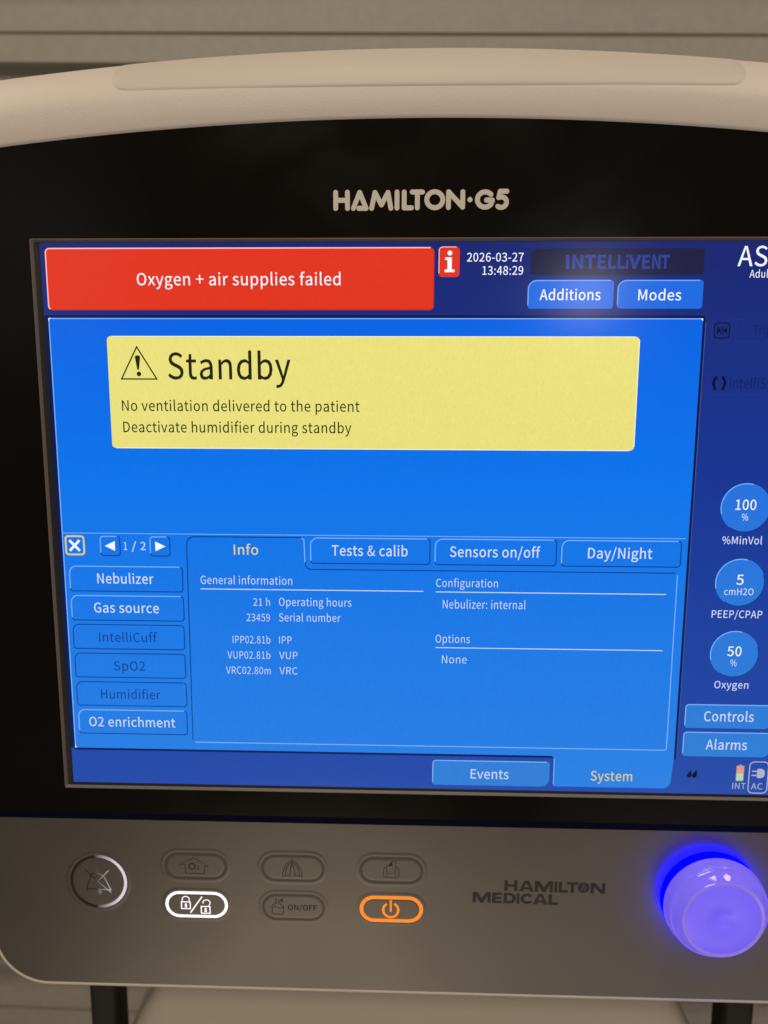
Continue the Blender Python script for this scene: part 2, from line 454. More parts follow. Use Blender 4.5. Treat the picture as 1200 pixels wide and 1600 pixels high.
'p':'434|64 -160 129 -160 129 -32 127 35 162 11 197 -4 232 -9 313 15 374 85 397 196 380 299 329 366 246 390 202 382 162 363 125 336 123 336 117 380 64 380|221 45 194 48 162 61 129 84 129 284 164 313 198 330 230 336 288 318 321 270 331 195 316 115 278 63',
'q':'434|305 -160 370 -160 370 380 319 380 312 345 311 345 278 369 242 385 202 390 120 366 60 296 37 190 57 82 111 14 194 -9 237 -2 275 17 309 44 305 -25|208 45 151 62 115 112 103 190 118 267 157 318 213 336 244 332 274 319 305 296 305 97 274 68 242 50',
'r':'272|64 0 129 0 129 244 158 296 191 324 224 333 244 331 261 326 273 382 255 388 232 390 192 380 155 353 125 311 123 311 117 380 64 380',
's':'328|164 -9 239 6 286 47 302 104 284 161 241 196 186 219 146 235 116 256 104 285 122 324 175 340 221 331 261 307 292 347 259 368 219 384 174 390 103 375 59 337 43 282 60 229 102 195 154 172 195 155 228 133 241 100 222 58 166 41 124 46 87 62 53 86 22 43 63 16 111 -2',
't':'264|183 -9 220 -5 254 5 242 53 220 46 198 43 152 62 139 116 139 328 243 328 243 380 139 380 139 487 86 487 79 380 19 377 19 328 76 328 76 118 86 51 120 7',
'u':'425|176 -9 223 0 264 23 301 60 303 60 308 0 361 0 361 380 298 380 298 111 263 74 231 53 195 46 154 57 131 89 123 147 123 380 59 380 59 139 71 58 110 8',
'v':'365|146 0 221 0 356 380 293 380 221 164 209 126 197 89 186 52 182 52 147 164 76 380 9 380',
'w':'562|125 0 199 0 253 204 262 240 270 277 279 314 282 314 291 277 299 241 308 205 363 0 440 0 543 380 482 380 426 160 418 125 411 90 403 55 400 55 373 160 314 380 251 380 192 160 183 125 175 90 167 55 163 55 141 160 84 380 19 380',
'x':'349|11 0 78 0 129 89 148 123 167 157 171 157 192 123 212 89 268 0 338 0 213 192 328 380 262 380 215 297 181 233 178 233 159 265 141 297 90 380 20 380 136 198',
'y':'365|71 -164 135 -146 181 -99 213 -32 356 380 293 380 225 169 194 62 190 62 177 98 165 135 153 169 76 380 9 380 162 -1 153 -29 134 -72 105 -101 68 -111 52 -109 39 -105 26 -156 46 -162',
'z':'333|25 0 312 0 312 52 105 52 306 346 306 380 46 380 46 328 225 328 25 34',
}


GL = {}
for _c, _s in GLYPHS.items():
    _p = _s.split('|')
    _l = []
    for q in _p[1:]:
        z = [int(k) for k in q.split()]
        if z:
            pl = list(zip(z[::2], z[1::2]))
            if pl[0] == pl[-1]:
                pl.pop()
            _l.append(pl)
    GL[_c] = (int(_p[0]), _l)

def text(mb, s, u0, u1, base, cap, w, m, bold=0, ref=None, track=20):
    """letters whose ink runs from u0 to u1 (for ref, or for s) on the baseline"""
    def extent(t):
        x, lo, hi = 0, 1e9, -1e9
        for ch in t:
            adv, lp = GL[ch]
            for l in lp:
                lo = min(lo, x + min(q[0] for q in l))
                hi = max(hi, x + max(q[0] for q in l))
            x += adv + track
        return lo, hi
    lo, hi = extent(ref or s)
    lo -= bold
    hi += bold
    kx = (u1 - u0) / (hi - lo)
    ky = cap / (513 + 2 * bold)
    x = 0
    for ch in s:
        adv, lp = GL[ch]
        loops = []
        for l in lp:
            q = offset_loop(l, -bold) if bold and ch != '&' else l
            loops.append([(u0 + (x + a - lo) * kx, base + (b + bold) * ky) for a, b in q])
        outer = [l for l in loops if area2(l) > 0]
        holes = [l for l in loops if area2(l) <= 0]
        for k, l in enumerate(outer):
            mine = [h for h in holes if inside(h[0], l)]
            fill(mb, [l] + mine, w + k * .004, m)
        x += adv + track

def inside(p, l):
    r = False
    for (x0, y0), (x1, y1) in zip(l, l[1:] + l[:1]):
        if (y0 > p[1]) != (y1 > p[1]) and p[0] < x0 + (p[1] - y0) / (y1 - y0) * (x1 - x0):
            r = not r
    return r

def loft(mb, loops, m, smooth=True, closed=True):
    n = len(loops[0])
    vs = [p for l in loops for p in l]
    fs = []
    for j in range(len(loops) - 1):
        for i in range(n if closed else n - 1):
            k = (i + 1) % n
            fs.append((j * n + i, j * n + k, (j + 1) * n + k, (j + 1) * n + i))
    mb.add(vs, fs, m, smooth)

# ------------------------------------------------------------------ the wall behind
wm = MB()
prof = []          # height, depth, joint?
v = -900.0
boards = []
# two 24 mm boards with a fine joint, then a set-back band
v = 416.5 - 95.0 * 14
while v < 900:
    boards.append((v - 23.4, v, 0, WALLM))
    boards.append((v - 27.0, v - 23.4, -1.6, WALLD))
    boards.append((v - 50.5, v - 27.0, 0, WALLM))
    boards.append((v - 68.0, v - 50.5, -16, WALLM))
    boards.append((v - 74.0, v - 68.0, -11, WALLM))
    boards.append((v - 95.0, v - 74.0, -16, WALLM))
    v += 95.0
vs = []
for lo, hi, d, m in boards:
    w0 = -450 + d
    wm.add([(-1200, lo, w0), (1200, lo, w0), (1200, hi, w0), (-1200, hi, w0)], [(0, 1, 2, 3)], m)
    if d in (0, -11):     # board edges, so each has its thickness
        wm.add([(-1200, hi, w0), (1200, hi, w0), (1200, hi, w0 - 16), (-1200, hi, w0 - 16)], [(0, 1, 2, 3)], m)
        wm.add([(-1200, lo, w0), (1200, lo, w0), (1200, lo, w0 - 16), (-1200, lo, w0 - 16)], [(3, 2, 1, 0)], m)
wall = wm.build("wall", None)
wall.location = FOOT
wall.rotation_euler = (0, math.radians(.75), 0)
wall['kind'] = "structure"
wall['label'] = "greige wall of horizontal boards behind the ventilator"
wall['category'] = "wall"

# ------------------------------------------------------------------ the ventilator
vent = bpy.data.objects.new("ventilator", None)
COL.objects.link(vent)
vent.location = FOOT
vent['label'] = "ivory hospital ventilator with a lit blue touchscreen, keys and a glowing violet knob"
vent['category'] = "ventilator"

W0 = .5                      # plane of the glass and of the control panel
def arch(u):
    return 159.6 - 3.55e-4 * u * u

def side(v):
    t = max(0, min(1, (v + 190) / 190))
    return 191.8 + 7 * (t * (2 - t))

def face_outline():
    p = []
    # bottom edge, left to right
    r = 23.0
    yb = -212.9
    xb = side(-190)
    p += arc(-xb + r, yb + r, r, 180, 270, 14)
    p += [(-xb + r + (2 * xb - 2 * r) * i / 24, yb) for i in range(1, 24)]
    p += arc(xb - r, yb + r, r, 270, 360, 14)
    p += [(side(v), v) for v in (-170, -150, -131.4, -110, -80, -40, 0, 40, 80, 105)]
    R2 = 30
    xs = side(105)
    yt = arch(xs - R2)
    p += arc(xs - R2, yt - R2, R2, 0, 78, 10)
    us = [xs - R2 - 2 - (2 * (xs - R2 - 2)) * i / 60 for i in range(61)]
    p += [(u, arch(u)) for u in us]
    p += arc(-xs + R2, yt - R2, R2, 102, 180, 10)
    p += [(-side(v), v) for v in (105, 80, 40, 0, -40, -80, -110, -131.4, -150, -170)]
    return p

FACE = face_outline()

def normals(p):
    out = []
    n = len(p)
    for i in range(n):
        a, c = p[i - 1], p[(i + 1) % n]
        d = Vector((c[0] - a[0], c[1] - a[1])).normalized()
        out.append((d.y, -d.x))
    return out

NRM = normals(FACE)
def smooth01(t):
    t = max(0, min(1, t))
    return t * t * (3 - 2 * t)

TOP = [(0, .5), (.5, 1.0), (1.2, 1.2), (10.5, 1.0), (13, .4), (16, -.9), (20, -3.2), (25, -7.2), (30, -13), (33, -21), (35, -32), (36, -60), (36, -95)]
BOT = [(0, .5), (.2, .9), (.5, 1.1), (1.0, 1.15), (1.5, 1.0), (2.0, .5), (2.4, -.4), (2.7, -1.6), (2.85, -3.5), (2.9, -7), (2.9, -20), (2.5, -60), (0, -95)]
hb = MB()
loops = []
for j in range(len(TOP)):
    l = []
    for (u, v), (nx, ny) in zip(FACE, NRM):
        t = smooth01((v + 60) / 190)
        d = BOT[j][0] * (1 - t) + TOP[j][0] * t
        w = BOT[j][1] * (1 - t) + TOP[j][1] * t
        l.append((u + nx * d, v + ny * d, w))
    loops.append(l)
loft(hb, loops, IVORY)
bk = loops[-1]
hb.add(bk, [tuple(range(len(bk) - 1, -1, -1))], IVORY)
hb.build("housing", vent)

# alarm lamp cover let into the top edge
def top_w(d):
    for (d0, w0), (d1, w1) in zip(TOP[:-1], TOP[1:]):
        if d <= d1 or (d1, w1) == TOP[-1]:
            return w0 + (w1 - w0) * (d - d0) / max(d1 - d0, 1e-6)
import bisect
def top_smooth(d):
    # average over a short reach: rounds the facets of the profile
    return sum(top_w(max(0, min(36, d + k))) for k in (-1, -.5, 0, .5, 1)) / 5
ab = MB()
rows = []
NV = 30
VB = 169.9
HW = 123.2
for j in range(NV + 1):
    s = j / NV
    row = []
    for i in range(81):
        t = -1 + 2 * i / 80
        # rounded lower corners: the ends pull in near the lower edge
        h = s * 22
        pull = 9 * (1 - math.sqrt(max(0, 1 - (1 - min(1, h / 8)) ** 2)))
        hw = HW - pull - (4 * max(0, (s - .55) / .45) ** 2)
        u = t * hw
        d0 = VB - arch(u)
        d = d0 + (34.5 - d0) * s
        edge = min(1, s * 14) * min(1, (1 - abs(t)) * hw / 1.2) * min(1, (1 - s) * 14)
        w = top_smooth(d) - .35 + .75 * smooth01(edge)
        slope = -3.55e-4 * 2 * u
        nl = math.hypot(slope, 1)
        row.append((u - slope / nl * d * 0, arch(u) + d + .35 * smooth01(edge) * smooth01((d - 14) / 12), w))
    rows.append(row)
loft(ab, rows, LENS, True, False)
ab.build("alarm_lamp", vent)

# black front glass with the window for the display
VS = -128.6
gb = MB()
top_loop = [p for p in FACE if p[1] > VS]
i0 = min(range(len(FACE)), key=lambda i: (FACE[i][0] < 0, abs(FACE[i][1] - VS)))
right = [p for p in FACE]
start = next(i for i, p in enumerate(FACE) if p[0] > 0 and p[1] > VS)
seq = FACE[start:] + FACE[:start]
seq = [p for p in seq if p[1] > VS]
glass = [(-side(VS), VS), (side(VS), VS)] + seq
WIN = rrect(-155.8, 155.8, -117.0, 116.0, .6)
fill(gb, [glass, WIN[::-1]], W0, GLASS)
gb.build("front_glass", vent)

sb = MB()  # sloped step below the glass, carrying the painted blue reflection
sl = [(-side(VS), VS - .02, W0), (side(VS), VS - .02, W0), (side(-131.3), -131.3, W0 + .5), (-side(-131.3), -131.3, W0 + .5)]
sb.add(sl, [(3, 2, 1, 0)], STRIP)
sb.build("bevel_reflection_strip", vent)

# silver control panel
pb = MB()
low = [p for p in FACE if p[1] < -131.4]
iL = next(i for i, p in enumerate(FACE) if p[0] > 0 and p[1] > -131.5)
cp = [p for p in FACE[:iL] if p[1] < -131.5] + [(side(-131.4), -131.4), (-side(-131.4), -131.4)] + [p for p in FACE[iL:] if p[1] < -131.5]
fill(pb, [cp], W0 + .55, SILVER)
n = len(cp)
pb.add([(x, y, W0 + .55) for x, y in cp] + [(x, y, W0 - 1) for x, y in cp], [(i, n + i, n + (i + 1) % n, (i + 1) % n) for i in range(n)], SILVER)
panel = pb.build("control_panel", vent)
WP = W0 + .55

# maker's lettering on the panel
lb = MB()
def cu(x):
    return 39.11 + (x - 315) / (1100 - 315) * 44.4
def block(mb, ch, a, b, base, h, w):
    """heavy extended capital between a and b (drawing units), h tall"""
    s_, m_ = (21.5 if ch == 'I' else 27.0), (a + b) / 2
    W = b - a
    hole = []
    if ch == "H":
        p = [(a, 0), (a + s_, 0), (a + s_, .39), (b - s_, .39), (b - s_, 0), (b, 0), (b, 1), (b - s_, 1), (b - s_, .63), (a + s_, .63), (a + s_, 1), (a, 1)]
    elif ch == "A":
        p = [(a, 0), (a + s_ * 1.1, 0), (a + s_ * 1.5, .19), (b - s_ * 1.5, .19), (b - s_ * 1.1, 0), (b, 0), (m_ + s_ * .65, 1), (m_ - s_ * .65, 1)]
        hole = [(m_ - .17 * W, .39), (m_, .80), (m_ + .17 * W, .39)]
    elif ch == "M":
        p = [(a, 0), (a + s_, 0), (a + s_, .64), (m_ - s_ * .5, 0), (m_ + s_ * .5, 0), (b - s_, .64), (b - s_, 0), (b, 0), (b, 1), (b - s_ * 1.35, 1), (m_, .40), (a + s_ * 1.35, 1), (a, 1)]
    elif ch == "I":
        p = [(a, 0), (b, 0), (b, 1), (a, 1)]
    elif ch == "L":
        p = [(a, 0), (b, 0), (b, .24), (a + s_, .24), (a + s_, 1), (a, 1)]
    elif ch == "T":
        p = [(m_ - s_ / 2, 0), (m_ + s_ / 2, 0), (m_ + s_ / 2, .76), (b, .76), (b, 1), (a, 1), (a, .76), (m_ - s_ / 2, .76)]
    elif ch == "N":
        p = [(a, 0), (a + s_, 0), (a + s_, .62), (b - s_ * 1.2, 0), (b, 0), (b, 1), (b - s_, 1), (b - s_, .38), (a + s_ * 1.2, 1), (a, 1)]
    elif ch == "E":
        p = [(a, 0), (b, 0), (b, .22), (a + s_, .22), (a + s_, .40), (b - 4, .40), (b - 4, .60), (a + s_, .60), (a + s_, .78), (b, .78), (b, 1), (a, 1)]
    elif ch == "D":
        r = W * .5
        p = [(a, 0)] + arc(b - r, .5, r, -90, 90, 14, .5) + [(a, 1)]
        hole = [(a + s_, .23)] + arc(b - r, .5, r - s_, -90, 90, 14, .27) + [(a + s_, .77)]
    else:
        r = W * .5
        p = arc(m_, .5, r, 32, 328, 24, .5) + arc(m_, .5, r - s_, 322, 38, 24, .27)
    f = lambda l: [(cu(x), base + y * h) for x, y in l]
    fill(mb, [f(p)] + ([f(hole)] if hole else []), w, PRINT)
for ch, a, b in (("H", 315, 418), ("A", 428, 547), ("M", 552, 695), ("I", 705, 727), ("L", 737, 812), ("T", 800, 890), ("N", 985, 1100)):
    block(lb, ch, a, b, -161.95 + (a - 700) * -.0005, 5.2, WP + .03 + (a % 7) * .002)
cx, cy = cu(932), -159.35
lb.add([(x, y, WP + .03) for x, y in arc(cx, cy, 2.55, 0, 360, 28)[:-1]], [tuple(range(28))], PRINT)
for pts in (arc(cx - 1.3, cy, 1.1, -60, 80, 8), arc(cx + 1.3, cy, 1.1, 120, 250, 8), [(cx - 1.5, cy - 1.3), (cx, cy + .1), (cx - .4, cy + 1.9)], [(cx + .2, cy + 1.7), (cx + 1.0, cy + .2), (cx + .2, cy - 1.8)]):
    ribbon(lb, pts, .32, WP + .05, EMBLEM)
for ch, a, b in (("M", 70, 212), ("E", 222, 300), ("D", 312, 408), ("I", 414, 436), ("C", 444, 545), ("A", 542, 656), ("L", 662, 738)):
    block(lb, ch, a, b, -167.9 + (a - 400) * -.0006, 5.1, WP + .03 + (a % 7) * .002)
lb.build("lettering", panel)

# model lettering on the glass
nb = MB()
def nu(x):
    return -35.02 + (x - 78) / (1105 - 78) * 67.87
def nv(y):
    return 126.0 + (226 - y) * 7.66 / 123
NR = 14 / 1027 * 67.87
strokes = [
    [(92, 117), (92, 212)], [(161, 117), (161, 212)], [(92, 164), (161, 164)],
    [(196, 212), (233, 118), (271, 212), (228, 212)],
    [(303, 212), (323, 119), (361, 192), (399, 119), (416, 212)],
    [(452, 117), (452, 211)], [(494, 117), (494, 210), (537, 210)], [(541, 117), (601, 117)], [(571, 117), (571, 210)],
    [(753, 209), (753, 117), (836, 207), (836, 117)],
    arc(673, 163, 47, 0, 360, 28),
    arc(966, 163, 45, -42, -318, 22) and [(x, 326 - y) for x, y in arc(966, 163, 45, 42, 318, 22)] + [(1008, 172), (1008, 166), (974, 166)],
    [(1091, 115), (1053, 115), (1045, 152)] + [(x, y) for x, y in arc(1060, 179, 31, -118, 128, 14)],
]
for s in strokes:
    rounded_stroke(nb, [(nu(x), nv(y)) for x, y in s], NR, W0 + .03, LOGO)
c = (nu(878), nv(163))
nb.add([(x, y, W0 + .04) for x, y in arc(c[0], c[1], .98, 0, 360, 20)[:-1]], [tuple(range(20))], LOGO)
nb.build("lettering", vent)

# recessed frame round the display
fb = MB()
def rloop(e, w):
    return [(x, y, w) for x, y in rrect(-155.75 + e, 155.75 - e, -116.95 + e * 1.0, 115.95 - e, .6)]
loft(fb, [rloop(0, W0), rloop(.12, W0 + .25), rloop(.4, W0 + .25), rloop(1.2, -.1)], FRAME, False)
loft(fb, [rloop(1.2, -.1), rloop(3.0, -.25)], GAP, False)
fb.build("screen_frame", vent)

# ------------------------------------------------------------------ the display and what it shows
S1, S2, S3, S4 = .08, .16, .22, .28
db = MB()
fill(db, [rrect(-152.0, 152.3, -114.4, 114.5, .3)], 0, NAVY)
db.add([(-153.5, -115.5, -.3), (153.5, -115.5, -.3), (153.5, 115.5, -.3), (-153.5, 115.5, -.3)], [(0, 1, 2, 3)], GAP)
db.add([(-153.5, -115.5, -6), (153.5, -115.5, -6), (153.5, 115.5, -6), (-153.5, 115.5, -6)], [(3, 2, 1, 0)], GAP)
screen = db.build("touchscreen", vent)
LW = .44

def edges(mb, u0, u1, v0, v1, r, tl, w, light=LIGHT, dark=DARK, lw=LW, br=None):
    """raised edge of a drawn button: light along left and top, dark along right and bottom"""
    n = 6
    br = r if br is None else br
    a = [(u0, v0 + r)] + arc(u0 + tl, v1 - tl, tl, 180, 90, n) + [(u1 - r, v1)]
    b = arc(u1 - r, v1 - r, r, 80, 0, 4) + arc(u1 - br, v0 + br, br, 0, -90, n) + arc(u0 + r, v0 + r, r, 270, 185, n)
    if light:
        ribbon(mb, a, lw, w, light)
    else:
        ribbon(mb, a, lw, w, dark)
    if dark:
        ribbon(mb, b, lw, w, dark)

def button(name, u0, u1, v0, v1, label, t, fillm=None, light=LIGHT, dark=DARK, tl=3.0, r=1.2, ink=WHITE, bold=5, br=None, br_fill=None, size=None):
    mb = MB()
    if fillm:
        fill(mb, [rrect(u0, u1, v0, v1, r, tl=tl, br=br)], S2, fillm)
    else:
        fill(mb, [rrect(u0, u1, v0, v1, r, tl=tl, br=br)], S2, PANE)
    edges(mb, u0 + .15, u1 - .15, v0 + .15, v1 - .15, r, tl, S3, light, dark, br=br)
    if t:
        tu0, tu1, base, cap = t
        text(mb, label, tu0, tu1, base, cap, S4, ink, bold)
    return mb.build(name, screen)

# alarm banner
b = MB()
fill(b, [rrect(-149.85, 4.4, 88.57, 112.3, 1.6)], S1, RED)
ribbon(b, arc(-149.8 + 1.6, 88.6 + 1.6, 1.6, 235, 180, 4) + arc(-149.8 + 1.6, 112.25 - 1.6, 1.6, 180, 90, 6) + [(2.9, 112.25)], .5, S2, PINK)
ribbon(b, arc(4.4 - 1.6, 112.2 - 1.6, 1.6, 80, 0, 5) + arc(4.4 - 1.6, 88.6 + 1.6, 1.6, 0, -90, 5) + [(-147.5, 88.6)], .3, S2, lcd("display_dark_red", (170, 36, 30)))
text(b, "Oxygen + air supplies failed", -113.6, -32.4, 98.1, 4.7, S3, BRIGHT, 3)
b.build("alarm_banner", screen)

# information icon
b = MB()
fill(b, [rrect(6.2, 14.35, 101.2, 112.6, 1.4)], S1, RED)
ribbon(b, [(6.3, 102.6)] + arc(7.7, 111.1, 1.4, 180, 90, 5) + [(13, 112.5)], .35, S2, PINK)
fill(b, [[(8.5, 103), (12.4, 103), (12.4, 104), (11.3, 104), (11.3, 108.6), (8.7, 108.6), (8.7, 107.6), (9.6, 107.6), (9.6, 104), (8.5, 104)]], S2, BRIGHT)
b.add([(x, y, S2) for x, y in arc(10.5, 110.2, .95, 0, 360, 14)[:-1]], [tuple(range(14))], BRIGHT)
b.build("information_icon", screen)

b = MB()
text(b, "2026-03-27", 17.2, 39.2, 107.0, 3.25, S2, BRIGHT, 3)
text(b, "13:48:29", 23.3, 39.2, 102.0, 3.25, S2, BRIGHT, 3)
b.build("clock_readout", screen)

b = MB()
fill(b, [rrect(42.0, 108.9, 101.95, 111.8, 1.2, tl=2.6)], S1, BADGE)
ribbon(b, rrect(42.0, 108.9, 101.95, 111.8, 1.2, tl=2.6), .25, S2, lcd("display_badge_rim", (28, 36, 92)), True)
# heavy capitals with a small i
for ch, a, c2, bb, cp_ in (("I", 55.6, 57.0, 0, 5.3), ("N", 58.2, 62.6, 0, 5.3), ("T", 63.2, 67.6, 0, 5.3), ("E", 68.4, 71.8, 0, 5.3), ("L", 72.7, 75.8, 0, 5.3), ("L", 76.4, 79.4, 0, 5.3), ("V", 80.9, 85.6, 0, 5.3), ("E", 86.2, 89.4, 0, 5.3), ("N", 90.2, 94.0 - .4, 0, 5.3), ("T", 93.9 - .1, 97.2, 0, 5.3)):
    k = (95.6 - 55.6) / (97.2 - 55.6)
    text(b, ch, 55.6 + (a - 55.6) * k, 55.6 + (c2 - 55.6) * k, 104.1, cp_, S3, BADGETXT, 30)
ui = 55.6 + (80.1 - 55.6) * .9615
fill(b, [[(ui - .35, 104.1), (ui + .5, 104.1), (ui + .5, 107.7), (ui - .35, 107.7)]], S3, BADGETXT)
fill(b, [arc(ui + .08, 108.9, .55, 0, 360, 10)[:-1]], S3, BADGETXT)
b.build("mode_badge", screen)

button("tab_button", 41.25, 74.65, 89.1, 99.95, "Additions", (45.9, 69.6, 92.35, 4.1), BTN, dark=None, tl=3.2, ink=BRIGHT)
button("tab_button", 76.15, 109.2, 89.1, 99.95, "Modes", (84.25, 100.85, 92.25, 4.1), BTN, dark=None, tl=3.2, ink=BRIGHT)

b = MB()
text(b, "ASV", 121.7, 132.95, 105.1, 7.5, S2, BRIGHT, 2, ref="AS")
text(b, "Adult", 126.6, 133.7, 100.8, 2.9, S2, BRIGHT, 0, ref="Adul")
b.build("mode_readout", screen)

# dimmed status rows
b = MB()
ribbon(b, rrect(113.7, 121.2, 76.4, 85.2, 1.0), .25, S1, FAINT, True)
ribbon(b, rrect(122.8, 148.5, 76.4, 85.2, 1.0), .25, S1, FAINT, True)
ribbon(b, rrect(114.6, 120.5, 77.9, 83.7, 1.5), .35, S2, BLACKUI, True)
for x0, x1 in ((115.7, 117.0), (119.4, 118.1)):
    fill(b, [[(x0, 79.4), (x1, 80.9), (x0, 82.3)]], S2, BLACKUI)
for x in (117.2, 117.9):
    ribbon(b, [(x, 79.3), (x, 82.4)], .3, S2 + .01, BLACKUI)
text(b, "Trigger", 129.6, 133.2, 79.4, 3.5, S2, FAINTTXT, 0, ref="Tr")
b.build("status_row", screen)
b = MB()
ribbon(b, rrect(113.2, 148.5, 56.0, 64.6, 1.2), .25, S1, FAINT, True)
for sgn, x in ((-1, 116.6), (1, 119.2)):
    ribbon(b, [(x + sgn * -.2, 63.1), (x + sgn * .8 * 1, 61.4), (x + sgn * 1.0, 60.2), (x + sgn * .5, 58.9), (x + sgn * .1, 57.7)], 1.0, S2, BLACKUI)
text(b, "IntelliSync", 122.2, 133.4, 58.4, 4.0, S2, FAINTTXT, 2, ref="Intelli")
b.build("status_row", screen)

# main blue pane with the selected System tab hanging from it
b = MB()
pane = (arc(-150.25 + .8, -98.1 + .8, .8, 180, 270, 3) + [(58.0, -98.1)] + [(58.8, -98.9)] + arc(58.8 + .8, -112.2 + .8, .8, 180, 270, 3) +
        arc(109.3 - 3.6, -112.2 + 3.6, 3.6, 270, 360, 6) + [(109.95, -98.1)] + arc(109.95 - .8, 85.5 - .8, .8, 0, 90, 3) + arc(-150.25 + .8, 85.5 - .8, .8, 90, 180, 3))
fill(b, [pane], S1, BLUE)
ribbon(b, [(-150.1, 85.25), (109.6, 85.25)], .45, S2, LIGHT)
ribbon(b, [(-150.05, 85.0), (-150.05, -97.6)], .45, S2, LIGHT)
ribbon(b, [(-151.9, 86.05), (110.6, 86.05)], .9, .05, SHADOW)
ribbon(b, [(-151.15, 85.6), (-151.15, -98.2)], 1.7, .045, SHADOW)
ribbon(b, [(110.45, 85.6), (110.45, -98.8)], .9, .06, SHADOW)
ribbon(b, [(-150.3, -98.65), (58.3, -98.65)], .9, .06, SHADOW)
ribbon(b, [(59.0, -99.2), (59.0, -111)], .35, S2, LIGHT)
ribbon(b, [(111.1, 84), (111.1, -98)], .3, .055, lcd("display_grey_line", (70, 84, 140)))
fill(b, [[(109.0, 85.4), (109.9, 85.4), (109.9, 84.4), (109.4, 84.9)]], S3, BRIGHT)
fill(b, [[(-150.2, 85.4), (-149.1, 85.4), (-149.9, 84.9), (-150.2, 84.0)]], S3, BRIGHT)
fill(b, [[(-150.2, -98.0), (-149.2, -98.0), (-149.9, -97.5), (-150.2, -96.8)]], S3, BRIGHT)
ribbon(b, [(-150.0, -2.35), (108.7, -2.4)], .32, S2, LIGHT)
text(b, "System", 74.9, 92.7, -109.1, 4.4, S3, GOLD, 4)
b.build("main_pane", screen)

# standby notice
b = MB()
fill(b, [rrect(-126.9, 85.8, 33.45, 78.35, 1.6)], S2, YELLOW)
ribbon(b, [(-125, 33.5), (84, 33.5)], .35, S3, CREAM)
ribbon(b, [(-125, 78.3), (84, 78.3)], .3, S3, CREAM)
ribbon(b, [(85.75, 35), (85.75, 77)], .35, S3, CREAM)
# warning triangle: 150.. zoom units
tx = lambda x: -122.0 + (x - 104) * (15.2 / 156)
ty = lambda y: 61.2 + (232 - y) * .0965
ribbon(b, [(tx(108), ty(230)), (tx(177), ty(98)), (tx(256), ty(230))], .55, S3, INK, True)
fill(b, [[(tx(168), ty(140)), (tx(171), ty(133)), (tx(187), ty(133)), (tx(190), ty(140)), (tx(183), ty(192)), (tx(176), ty(192))]], S4, INK)
fill(b, [arc(tx(182), ty(209), .95, 0, 360, 14)[:-1]], S4, INK)
text(b, "Standby", -102.5, -52.7, 61.3, 10.6, S3, INK, 4)
text(b, "No ventilation delivered to the patient", -122.0, -24.9, 48.55, 4.3, S3, INK, 4)
text(b, "Deactivate humidifier during standby", -121.9, -28.3, 39.9, 4.3, S3, INK, 4)
b.build("standby_notice", screen)

# close and page buttons
b = MB()
fill(b, [rrect(-149.2, -140.7, -11.9, -3.3, 1.2)], S2, PANE)
ribbon(b, rrect(-148.8, -141.1, -11.5, -3.7, 1.2), .75, S3, lcd("display_gold_rim", (222, 205, 110)), True)
ribbon(b, [(-147.2, -9.9), (-142.9, -5.4)], 1.05, S4, BRIGHT)
ribbon(b, [(-147.2, -5.4), (-142.9, -9.9)], 1.05, S4 + .02, BRIGHT)
b.build("close_button", screen)
for u0, sgn in ((-134.2, -1), (-113.1, 1)):
    b = MB()
    fill(b, [rrect(u0, u0 + 8.6, -12.0, -3.5, 1.3)], S2, PANE)
    edges(b, u0 + .15, u0 + 8.45, -11.85, -3.65, 1.3, 1.3, S3)
    c = u0 + 4.3
    fill(b, [[(c - sgn * 2.0, -9.8), (c + sgn * 2.3, -7.7), (c - sgn * 2.0, -5.6)]], S4, BRIGHT)
    b.build("page_button", screen)
b = MB()
text(b, "1", -124.1, -122.9, -9.35, 3.4, S2, WHITE, 2)
text(b, "/", -120.9, -118.9, -9.35, 3.4, S2, WHITE, 2)
text(b, "2", -117.1, -114.9, -9.35, 3.4, S2, WHITE, 2)
b.build("page_number", screen)

for label, top, t in (("Nebulizer", -16.4, (-136.2, -112.2)), ("Gas source", -29.15, (-138.3, -110.4))):
    button("menu_button", -148.1, -99.6, top - 11.05, top, label, (*t, top - 7.5, 4.3))
for label, top, t in (("IntelliCuff", -41.85, (-136.8, -111.8)), ("SpO2", -54.65, (-131.05, -117.5)), ("Humidifier", -67.5, (-137.3, -111.4))):
    button("menu_button", -148.05, -99.85, top - 11.05, top, label, (*t, top - 7.7, 4.1), light=None, ink=DIM, bold=1, tl=2.6)
button("menu_button", -147.95, -100.05, -91.45, -80.3, "O2 enrichment", (-143.3, -105.4, -88.0, 4.25))

# information pane with its selected tab
b = MB()
pl = ([(-97.9, -93.6)] + [(-97.5, -7)] + arc(-97.5 + 3.2, -3.4 - 3.2, 3.2, 180, 90, 6) + arc(-47.7 - 1.3, -3.4 - 1.3, 1.3, 90, 0, 4) + [(-47.7, -14.2)] +
      arc(-47.7 + 2.6, -14.3, 2.6, 180, 270, 5) + arc(106.6 - 1, -16.9 - 1, 1, 90, 0, 4) + arc(106.7 - 1, -94.7 + 1, 1, 0, -90, 4) + [(-97.0, -94.7)])
fill(b, [pl], S2, PANE)
dk = [(-97.9, -93.6)] + [(-97.5, -7)] + arc(-97.5 + 3.2, -3.4 - 3.2, 3.2, 180, 90, 6) + [(-49.2, -3.4)]
ribbon(b, dk, LW, S3, DARK)
ribbon(b, [(-49.2, -3.6), (-48.2, -4.4), (-47.9, -14.0)], LW, S3, LIGHT)
ribbon(b, [(-47.6, -13.6)] + arc(-47.7 + 2.6, -14.3, 2.6, 185, 270, 5) + [(105.4, -16.9)], LW, S3 + .01, DARK)
